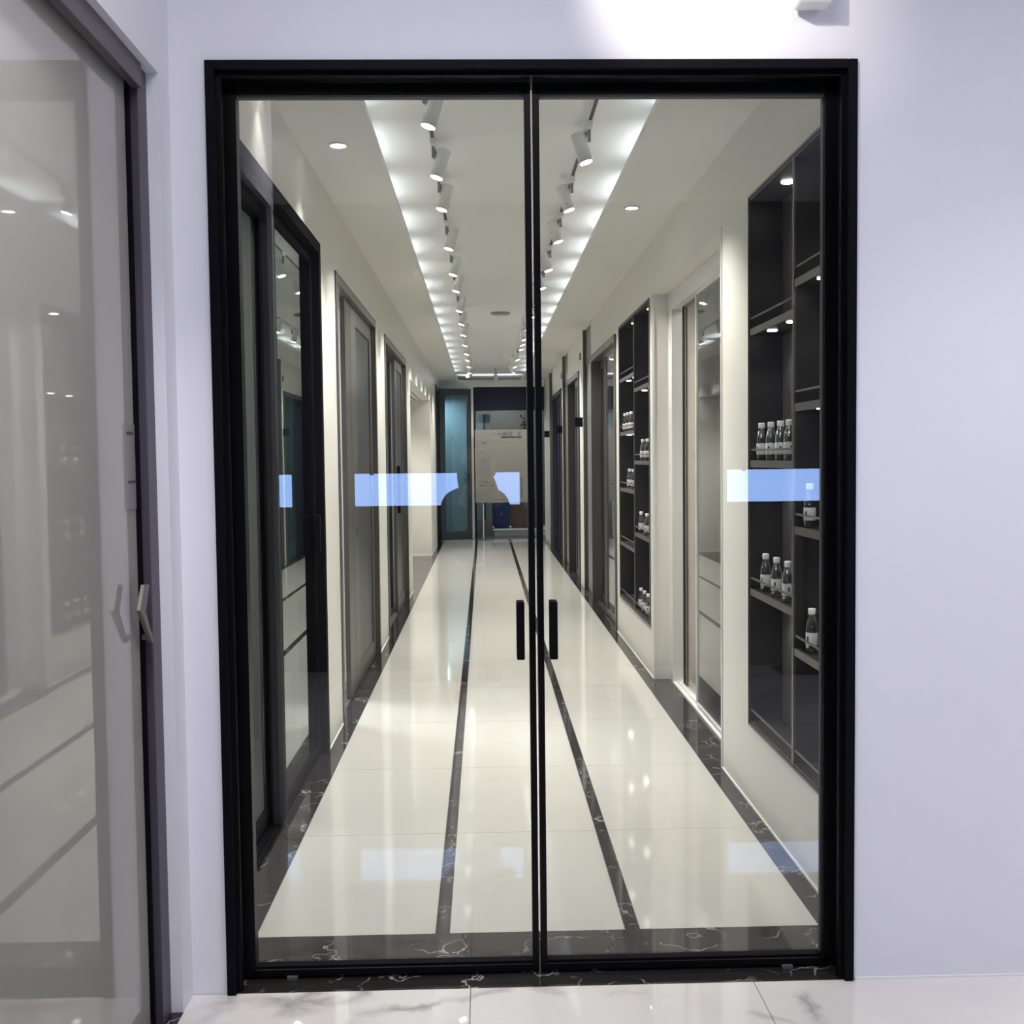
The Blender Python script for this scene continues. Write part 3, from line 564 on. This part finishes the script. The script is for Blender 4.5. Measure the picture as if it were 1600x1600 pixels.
part('adapter', 'lamp', t, (-0.214, -0.186, 17.86, 17.94, ZC - 0.036, ZC - 0.008)); bm = bmesh.new(); tube(bm, (-0.2, 17.95, 2.84), (-0.25, 17.80, 2.80), 0.033, n=20); b = obj('body', bm, 'lamp', t)
bm = bmesh.new(); tube(bm, (-0.2503, 17.799, 2.7998), (-0.251, 17.797, 2.799), 0.029, n=20); obj('lit_face', bm, 'face', b)
t = thing('track_spotlight', 'grey spotlight pointing away in front of the far bright cove', 'spotlight', (0.22, 18.6, ZC))
part('stem', 'lampgrey', t, (0.214, 0.226, 18.59, 18.61, 2.88, ZC)); bm = bmesh.new(); tube(bm, (0.22, 18.55, 2.89), (0.22, 18.66, 2.76), 0.03, n=20); obj('body', bm, 'lamp', t)

spot('track_spotlight_beam', (-0.20, 17.7, 2.72), (0.25, 19.4, 1.3), 60, 70, 0.8)  # this beam and the next are added to brighten the display board
spot('track_spotlight_beam', (0.50, 17.7, 2.72), (0.30, 19.7, 1.2), 60, 80, 0.8)
# recessed downlights
def downlight(x, y, z, lab, pw, tx):
    t = thing('downlight', lab, 'ceiling light', (x, y, z))
    bm = bmesh.new(); lathe(bm, [(0.034, -0.001), (0.046, -0.001), (0.048, -0.005), (0.036, -0.007), (0.034, -0.001)], 28, (x, y, z)); obj('trim_ring', bm, 'lamp', t)
    bm = bmesh.new(); tube(bm, (x, y, z - 0.003), (x, y, z - 0.0005), 0.034, n=28); obj('lens', bm, 'face', t)
    spot('downlight_beam', (x, y, z - 0.012), (x + tx, y, 0), pw, 70, 0.5)
downlight(-0.627, 4.905, ZS, 'round recessed downlight in the left ceiling margin', 14, -0.15)
downlight(0.845, 6.146, ZS, 'round recessed downlight in the right ceiling margin', 14, 0.1)
# wall-washing downlights whose scallops streak the near left wall
downlight(-0.72, 4.02, ZS, 'round recessed downlight close to the left wall above the near glass door', 5, 0)
t = thing('smoke_detector', 'flat round grey smoke detector on the ceiling between the tracks', 'smoke detector', (0.195, 11.6, ZC))
bm = bmesh.new(); lathe(bm, [(0, -0.03), (0.05, -0.03), (0.10, -0.018), (0.105, 0), (0, 0)], 28, (0.195, 11.6, ZC)); obj('base', bm, 'tag', t)
bm = bmesh.new(); lathe(bm, [(0, -0.042), (0.03, -0.04), (0.045, -0.03), (0, -0.03)], 20, (0.195, 11.6, ZC)); obj('sensor_dome', bm, 'lamp', t)

# ================================================================== FAR END THINGS
YB = 19.4; bx0, bx1, bz0, bz1 = -0.155, 0.80, 0.665, 1.965
t = thing('display_board', 'large grey-beige display board with mirrored print, on a slim steel stand', 'board', (0.32, YB, 0))
b = part('panel', 'board', t, (bx0, bx1, YB, YB + 0.02, bz0, bz1), bev=0.002)
def pxb(x, y): return (bx0 + (x - 742) / (826 - 742) * (bx1 - bx0), bz1 - (y - 669) / (786 - 669) * (bz1 - bz0))
def prints(name, m, rects):
    bs = []
    for (xa, ya, xb, yb) in rects:
        A, Bq = pxb(xa, ya), pxb(xb, yb); bs.append((A[0], Bq[0], YB - 0.002, YB, Bq[1], A[1]))
    part(name, m, b, *bs)
prints('title_bar', 'printblue', [(783, 680, 806, 682.6), (807, 680, 815, 682.6)])
prints('small_print', 'print_', [(768, 676, 783, 676.7), (786, 675.4, 792, 676.8), (748, 752.4, 777, 752.9), (748, 757.5, 758, 758.8), (766, 757.5, 771, 758.8), (784, 765, 790, 766), (784, 772, 791, 773), (771, 781, 796, 782), (814, 746, 815.5, 778)])
prints('diagram', 'tag', [(750, 685, 776, 685.6), (750, 689, 776, 689.8), (774, 685, 775.6, 691), (753, 686, 760, 691.5), (755.5, 691, 757.5, 697), (757, 710, 758, 718), (748, 718, 767, 719.2), (755, 715, 760, 718), (771, 724, 772, 735), (775, 724, 776, 735), (811, 724, 812, 735), (814, 724, 815, 735)])
def text(body, x, z, size, m, parent):
    cu = bpy.data.curves.new('lettering', 'FONT'); cu.body = body; cu.size = size; cu.extrude = 0.001; cu.align_x = 'LEFT'
    o = bpy.data.objects.new('lettering', cu); COL.objects.link(o); cu.materials.append(M[m])
    dg = bpy.context.evaluated_depsgraph_get(); me = bpy.data.meshes.new_from_object(o.evaluated_get(dg)); bpy.data.objects.remove(o)
    n = bpy.data.objects.new('lettering', me); COL.objects.link(n); n.parent = parent
    n.location = Vector((x, YB - 0.003, z)) - wpos(parent); n.rotation_euler = (math.pi / 2, 0, 0); n.scale = (-1, 1, 1)
    return n
A = pxb(815, 678.4); text('至 \u00b7 智能门', A[0], A[1], 0.085, 'print_', b); A = pxb(790, 677); text('series 4', A[0] , A[1] , 0.03, 'print_', b)
bm = bmesh.new(); tube(bm, (-0.02, YB + 0.03, 0.0), (-0.02, YB + 0.03, bz0 + 0.1), 0.009, n=12); obj('stand_pole', bm, 'cap', t)
part('stand_foot', 'shelfedge', t, (-0.12, 0.08, YB - 0.02, YB + 0.12, 0.0, 0.012), bev=0.002)
# bin
Yb = 20.9
t = thing('waste_bin', 'dark blue plastic waste bin behind the display board', 'bin', (0.33, Yb, 0.12))
bm = bmesh.new(); bmesh.ops.create_cone(bm, cap_ends=True, segments=4, radius1=0.215, radius2=0.245, depth=0.48, matrix=Matrix.Translation((0.325, Yb, 0.361)) @ Matrix.Rotation(math.pi / 4, 4, 'Z'))
bmesh.ops.bevel(bm, geom=list(bm.edges), offset=0.02, segments=2, affect='EDGES'); obj('tub', bm, 'bin', t)
part('lid', 'bin', t, (0.145, 0.505, Yb - 0.18, Yb + 0.18, 0.60, 0.64), bev=0.012)
bm = bmesh.new(); v = [bm.verts.new(p) for p in ((0.30, Yb - 0.1735, 0.37), (0.35, Yb - 0.1735, 0.37), (0.325, Yb - 0.177, 0.43))]; bm.faces.new(v); obj('recycling_mark', bm, 'tag', t)
t = thing('cardboard_carton', 'brown cardboard carton to the right of the blue bin', 'box', (0.80, Yb, 0.12))
part('carton', 'kraft', t, (0.52, 1.05, Yb - 0.15, Yb + 0.3, 0.12, 0.70), bev=0.004); part('tape', 'board', t, (0.76, 0.81, Yb - 0.152, Yb + 0.302, 0.50, 0.702))
t = thing('low_plinth', 'low pale plinth on the end room floor under the bin', 'plinth', (0.7, Yb, 0)); part('top_slab', 'white', t, (0.16, 1.3, Yb - 0.55, Yb + 0.5, 0.09, 0.12), bev=0.003); part('base', 'white', t, (0.18, 1.28, Yb - 0.53, Yb + 0.48, 0.0, 0.09))
t = thing('glass_cabinet', 'narrow pale blue glazed cabinet at the left of the end room', 'cabinet', (-0.02, 20.6, 0))
part('carcass', 'paleblue', t, (-0.15, 0.13, 20.55, 20.9, 0.30, 2.29), bev=0.003); part('base', 'tag', t, (-0.15, 0.13, 20.5, 20.9, 0.0, 0.30)); part('door_edge', 'navy', t, (0.0, 0.02, 20.53, 20.55, 0.0, 2.29)); part('handle', 'shelfedge', t, (-0.06, -0.05, 20.53, 20.55, 1.0, 1.3))
t = thing('hanging_plant', 'dark trailing plant high at the right of the far opening', 'plant', (0.80, 20.2, 2.30))
bm = bmesh.new()
for k in range(4):
    tube(bm, (0.78 + 0.03 * k, 20.2, 2.30), (0.72 + 0.045 * k, 20.17 + 0.03 * (k % 2), 1.85 + 0.06 * (k % 3)), 0.004, n=6)
obj('vine', bm, 'leaf', t)
for k in range(34):
    z = random.uniform(1.85, 2.24); x = random.uniform(0.69, 0.88); yy = 20.2 + random.uniform(-0.06, 0.06)
    bm = bmesh.new(); a = random.uniform(0, 6.28); dx, dz = 0.035 * math.cos(a), 0.035 * math.sin(a)
    v = [bm.verts.new(p) for p in ((x - dx, yy, z - dz), (x - dz * 0.5, yy - 0.012, z + dx * 0.5), (x + dx, yy + 0.004, z + dz), (x + dz * 0.5, yy - 0.012, z - dx * 0.5))]
    bm.faces.new((v[0], v[1], v[2])); bm.faces.new((v[0], v[2], v[3])); obj('leaf', bm, 'leaf', t)

# ================================================================== LOBBY BAR DISPLAYS (seen mirrored in the door glass)
YSR = -1.12
for x0, x1, lab in ((-2.37, -1.27, 'glowing blue bar display left of the person, mirrored in the door glass'), (-0.855, 0.235, 'glowing blue bar display behind the person, mirrored across the left door leaf'), (1.62, 2.72, 'glowing blue bar display mirrored in front of the near shelf bottles')):
    t = thing('bar_display', lab, 'display', ((x0 + x1) / 2, YSR - 0.06, 0))
    part('picture', 'screen', t, (x0, x1, YSR - 0.001, YSR, 1.158, 1.372))
    part('housing', 'black', t, (x0 - 0.012, x1 + 0.012, YSR - 0.05, YSR - 0.001, 1.146, 1.384), bev=0.003)
    part('camera_bump', 'black', t, (x0 + 0.10, x0 + 0.125, YSR - 0.003, YSR + 0.004, 1.362, 1.376))
    bm = bmesh.new(); xc = (x0 + x1) / 2
    tube(bm, (xc, YSR - 0.06, 0.0), (xc, YSR - 0.06, 1.2), 0.02, n=16); obj('post', bm, 'black', t)
    part('foot', 'black', t, (xc - 0.2, xc + 0.2, YSR - 0.2, YSR + 0.08, 0, 0.012), bev=0.002)

# ================================================================== PERSON taking the photograph (mirrored in the door glass)
PX, PY = -0.055, -0.47
def skin(name, pts, edges, rad, m, parent=None, lv=2, root=0):
    me = bpy.data.meshes.new(name); base = wpos(parent) if parent else Vector((0, 0, 0))
    me.from_pydata([tuple(Vector(p) - base) for p in pts], edges, []); me.materials.append(M[m])
    o = bpy.data.objects.new(name, me); COL.objects.link(o); o.parent = parent
    md = o.modifiers.new('Skin', 'SKIN'); md.use_smooth_shade = True
    for i, r in enumerate(rad):
        r = (r, r) if isinstance(r, (int, float)) else r
        me.skin_vertices[0].data[i].radius = r; me.skin_vertices[0].data[i].use_root = (i == root)
    s = o.modifiers.new('Sub', 'SUBSURF'); s.levels = lv; s.render_levels = lv
    return o
def P(x, y, z): return (PX + x, PY + y, z)
bodyv = [P(0, 0, 0.80), P(0, -0.01, 0.92), P(0, -0.005, 1.06), P(0, 0, 1.19), P(0, 0.0, 1.25), P(0, 0.012, 1.32), P(0, 0.02, 1.37),
         P(-0.085, 0, 0.76), P(-0.095, 0.01, 0.42), P(-0.10, -0.01, 0.08), P(-0.105, 0.09, 0.04),
         P(0.085, 0, 0.76), P(0.095, 0.01, 0.42), P(0.10, -0.01, 0.08), P(0.105, 0.09, 0.04),
         P(-0.155, 0, 1.215), P(-0.175, 0.12, 1.02), P(-0.07, 0.30, 1.22), P(0.0, 0.41, 1.36),
         P(0.155, 0, 1.215), P(0.175, 0.12, 1.02), P(0.13, 0.30, 1.22), P(0.09, 0.41, 1.36)]
bodye = [(0, 1), (1, 2), (2, 3), (3, 4), (4, 5), (5, 6), (0, 7), (7, 8), (8, 9), (9, 10), (0, 11), (11, 12), (12, 13), (13, 14), (4, 15), (15, 16), (16, 17), (17, 18), (4, 19), (19, 20), (20, 21), (21, 22)]
bodyr = [(0.12, 0.09), (0.11, 0.08), (0.12, 0.085), (0.12, 0.085), (0.06, 0.055), 0.045, 0.048, 0.075, 0.05, 0.036, 0.03, 0.075, 0.05, 0.036, 0.03, 0.048, 0.038, 0.028, 0.022, 0.048, 0.038, 0.028, 0.022]
person = skin('person', bodyv, bodye, bodyr, 'skin')
tag(person, 'person in a dark jacket holding up a phone, silhouette mirrored in the door', 'person')
skin('jacket', [bodyv[i] for i in (0, 1, 2, 3, 4, 15, 16, 17, 19, 20, 21)], [(0, 1), (1, 2), (2, 3), (3, 4), (4, 5), (5, 6), (6, 7), (4, 8), (8, 9), (9, 10)],
     [(0.15, 0.11), (0.14, 0.105), (0.145, 0.105), (0.145, 0.105), (0.085, 0.075), 0.062, 0.052, 0.04, 0.062, 0.052, 0.04], 'jacket', person)
skin('trousers', [P(0, 0, 0.84), P(-0.085, 0, 0.76), P(-0.095, 0.01, 0.42), P(-0.10, -0.01, 0.09), P(0.085, 0, 0.76), P(0.095, 0.01, 0.42), P(0.10, -0.01, 0.09)],
     [(0, 1), (1, 2), (2, 3), (0, 4), (4, 5), (5, 6)], [(0.14, 0.10), 0.092, 0.068, 0.055, 0.092, 0.068, 0.055], 'trousers', person)
for sx in (-1, 1):
    skin('shoe', [P(sx * 0.10, -0.05, 0.038), P(sx * 0.102, 0.03, 0.045), P(sx * 0.107, 0.12, 0.034), P(sx * 0.11, 0.18, 0.030)], [(0, 1), (1, 2), (2, 3)], [(0.036, 0.036), (0.042, 0.042), (0.042, 0.032), (0.034, 0.026)], 'shoe', person)
# head
hc = Vector(P(0, 0.03, 1.455))
bm = bmesh.new(); bmesh.ops.create_icosphere(bm, subdivisions=4, radius=1)
for v in bm.verts:
    p = v.co.copy(); x, y_, z = p.x * 0.072, p.y * 0.090, p.z * 0.108
    if z < 0: x *= 1 - 0.30 * (z / 0.108) ** 2; y_ *= 1 - 0.18 * (z / 0.108) ** 2
    if y_ > 0:
        y_ -= 0.006 * math.exp(-((abs(x) - 0.030) ** 2) / 0.00018 - ((z - 0.008) ** 2) / 0.00018)
        y_ += 0.020 * math.exp(-(x ** 2) / 0.00010 - ((z + 0.020) ** 2) / 0.00030)
        y_ += 0.005 * math.exp(-(x ** 2) / 0.0004 - ((z + 0.052) ** 2) / 0.00008)
    v.co = hc + Vector((x, y_, z))
obj('head', bm, 'skin', person, True)
for sx in (-1, 1):
    bm = bmesh.new(); bmesh.ops.create_uvsphere(bm, u_segments=12, v_segments=8, radius=0.011, matrix=Matrix.Translation(hc + Vector((sx * 0.030, 0.073, 0.008)))); obj('eye', bm, 'eyew', person, True)
    bm = bmesh.new(); bmesh.ops.create_uvsphere(bm, u_segments=10, v_segments=6, radius=0.0055, matrix=Matrix.Translation(hc + Vector((sx * 0.030, 0.0805, 0.008)))); obj('pupil', bm, 'ink', person, True)
    bm = bmesh.new(); bmesh.ops.create_uvsphere(bm, u_segments=12, v_segments=8, radius=1, matrix=Matrix.Translation(hc + Vector((sx * 0.074, -0.002, 0.0))) @ Matrix.Diagonal((0.008, 0.016, 0.030, 1))); obj('ear', bm, 'skin', person, True)
bm = bmesh.new(); bmesh.ops.create_uvsphere(bm, u_segments=14, v_segments=8, radius=1, matrix=Matrix.Translation(hc + Vector((0, 0.080, -0.052))) @ Matrix.Diagonal((0.022, 0.008, 0.006, 1))); obj('mouth', bm, 'lip', person, True)
bm = bmesh.new(); bmesh.ops.create_icosphere(bm, subdivisions=4, radius=1)
dl = [v for v in bm.verts if (v.co.y > 0.30 and v.co.z < 0.52) or v.co.z < -0.75]
bmesh.ops.delete(bm, geom=dl, context='VERTS')
for v in bm.verts: v.co = hc + Vector((v.co.x * (0.085 if v.co.z > 0 else 0.085 + 0.030 * min(1, -3 * v.co.z)) * (1 + 0.35 * max(0, -v.co.z - 0.35)), v.co.y * 0.101 - 0.004, v.co.z * (0.120 if v.co.z > 0 else 0.27) + 0.004))
obj('hair', bm, 'hair', person, True)
# phone just behind the camera lens, hands around its edges
ph = thing('phone', 'black phone held up by the person mirrored in the door glass', 'phone', (0, -0.02, 1.44))
part('case', 'black', ph, (-0.038, 0.038, -0.026, -0.018, 1.37, 1.515), bev=0.003); part('screen_glass', 'blackgloss', ph, (-0.035, 0.035, -0.0275, -0.026, 1.375, 1.51)); bm = bmesh.new(); tube(bm, (0.0, -0.018, H), (0.0, -0.016, H), 0.007, n=16); obj('lens', bm, 'blackgloss', ph)
for sx in (-1, 1):
    wx = (bodyv[18] if sx < 0 else bodyv[22])
    hand_v = [wx, (sx * 0.062, -0.045, 1.405), (sx * 0.055, -0.040, 1.435)]; e = [(0, 1), (1, 2)]; r = [(0.022, 0.018), (0.026, 0.015), (0.022, 0.012)]
    skin('palm', hand_v, e, r, 'skin', person)
    for k, (z, ln) in enumerate([(1.455, 1.0), (1.436, 1.08), (1.417, 1.0), (1.400, 0.82)]):
        pts = [(sx * 0.060, -0.045, z - 0.008), (sx * (0.060), -0.026, z), (sx * 0.050, -0.0125, z + 0.002), (sx * (0.050 - 0.020 * ln), -0.0115, z + 0.003)]
        skin('finger', pts, [(0, 1), (1, 2), (2, 3)], [0.0085, 0.008, 0.007, 0.006], 'skin', person, 1)
    skin('thumb', [(sx * 0.060, -0.050, 1.405), (sx * 0.048, -0.046, 1.43), (sx * 0.034, -0.035, 1.455)], [(0, 1), (1, 2)], [0.0105, 0.0095, 0.0075], 'skin', person, 1)
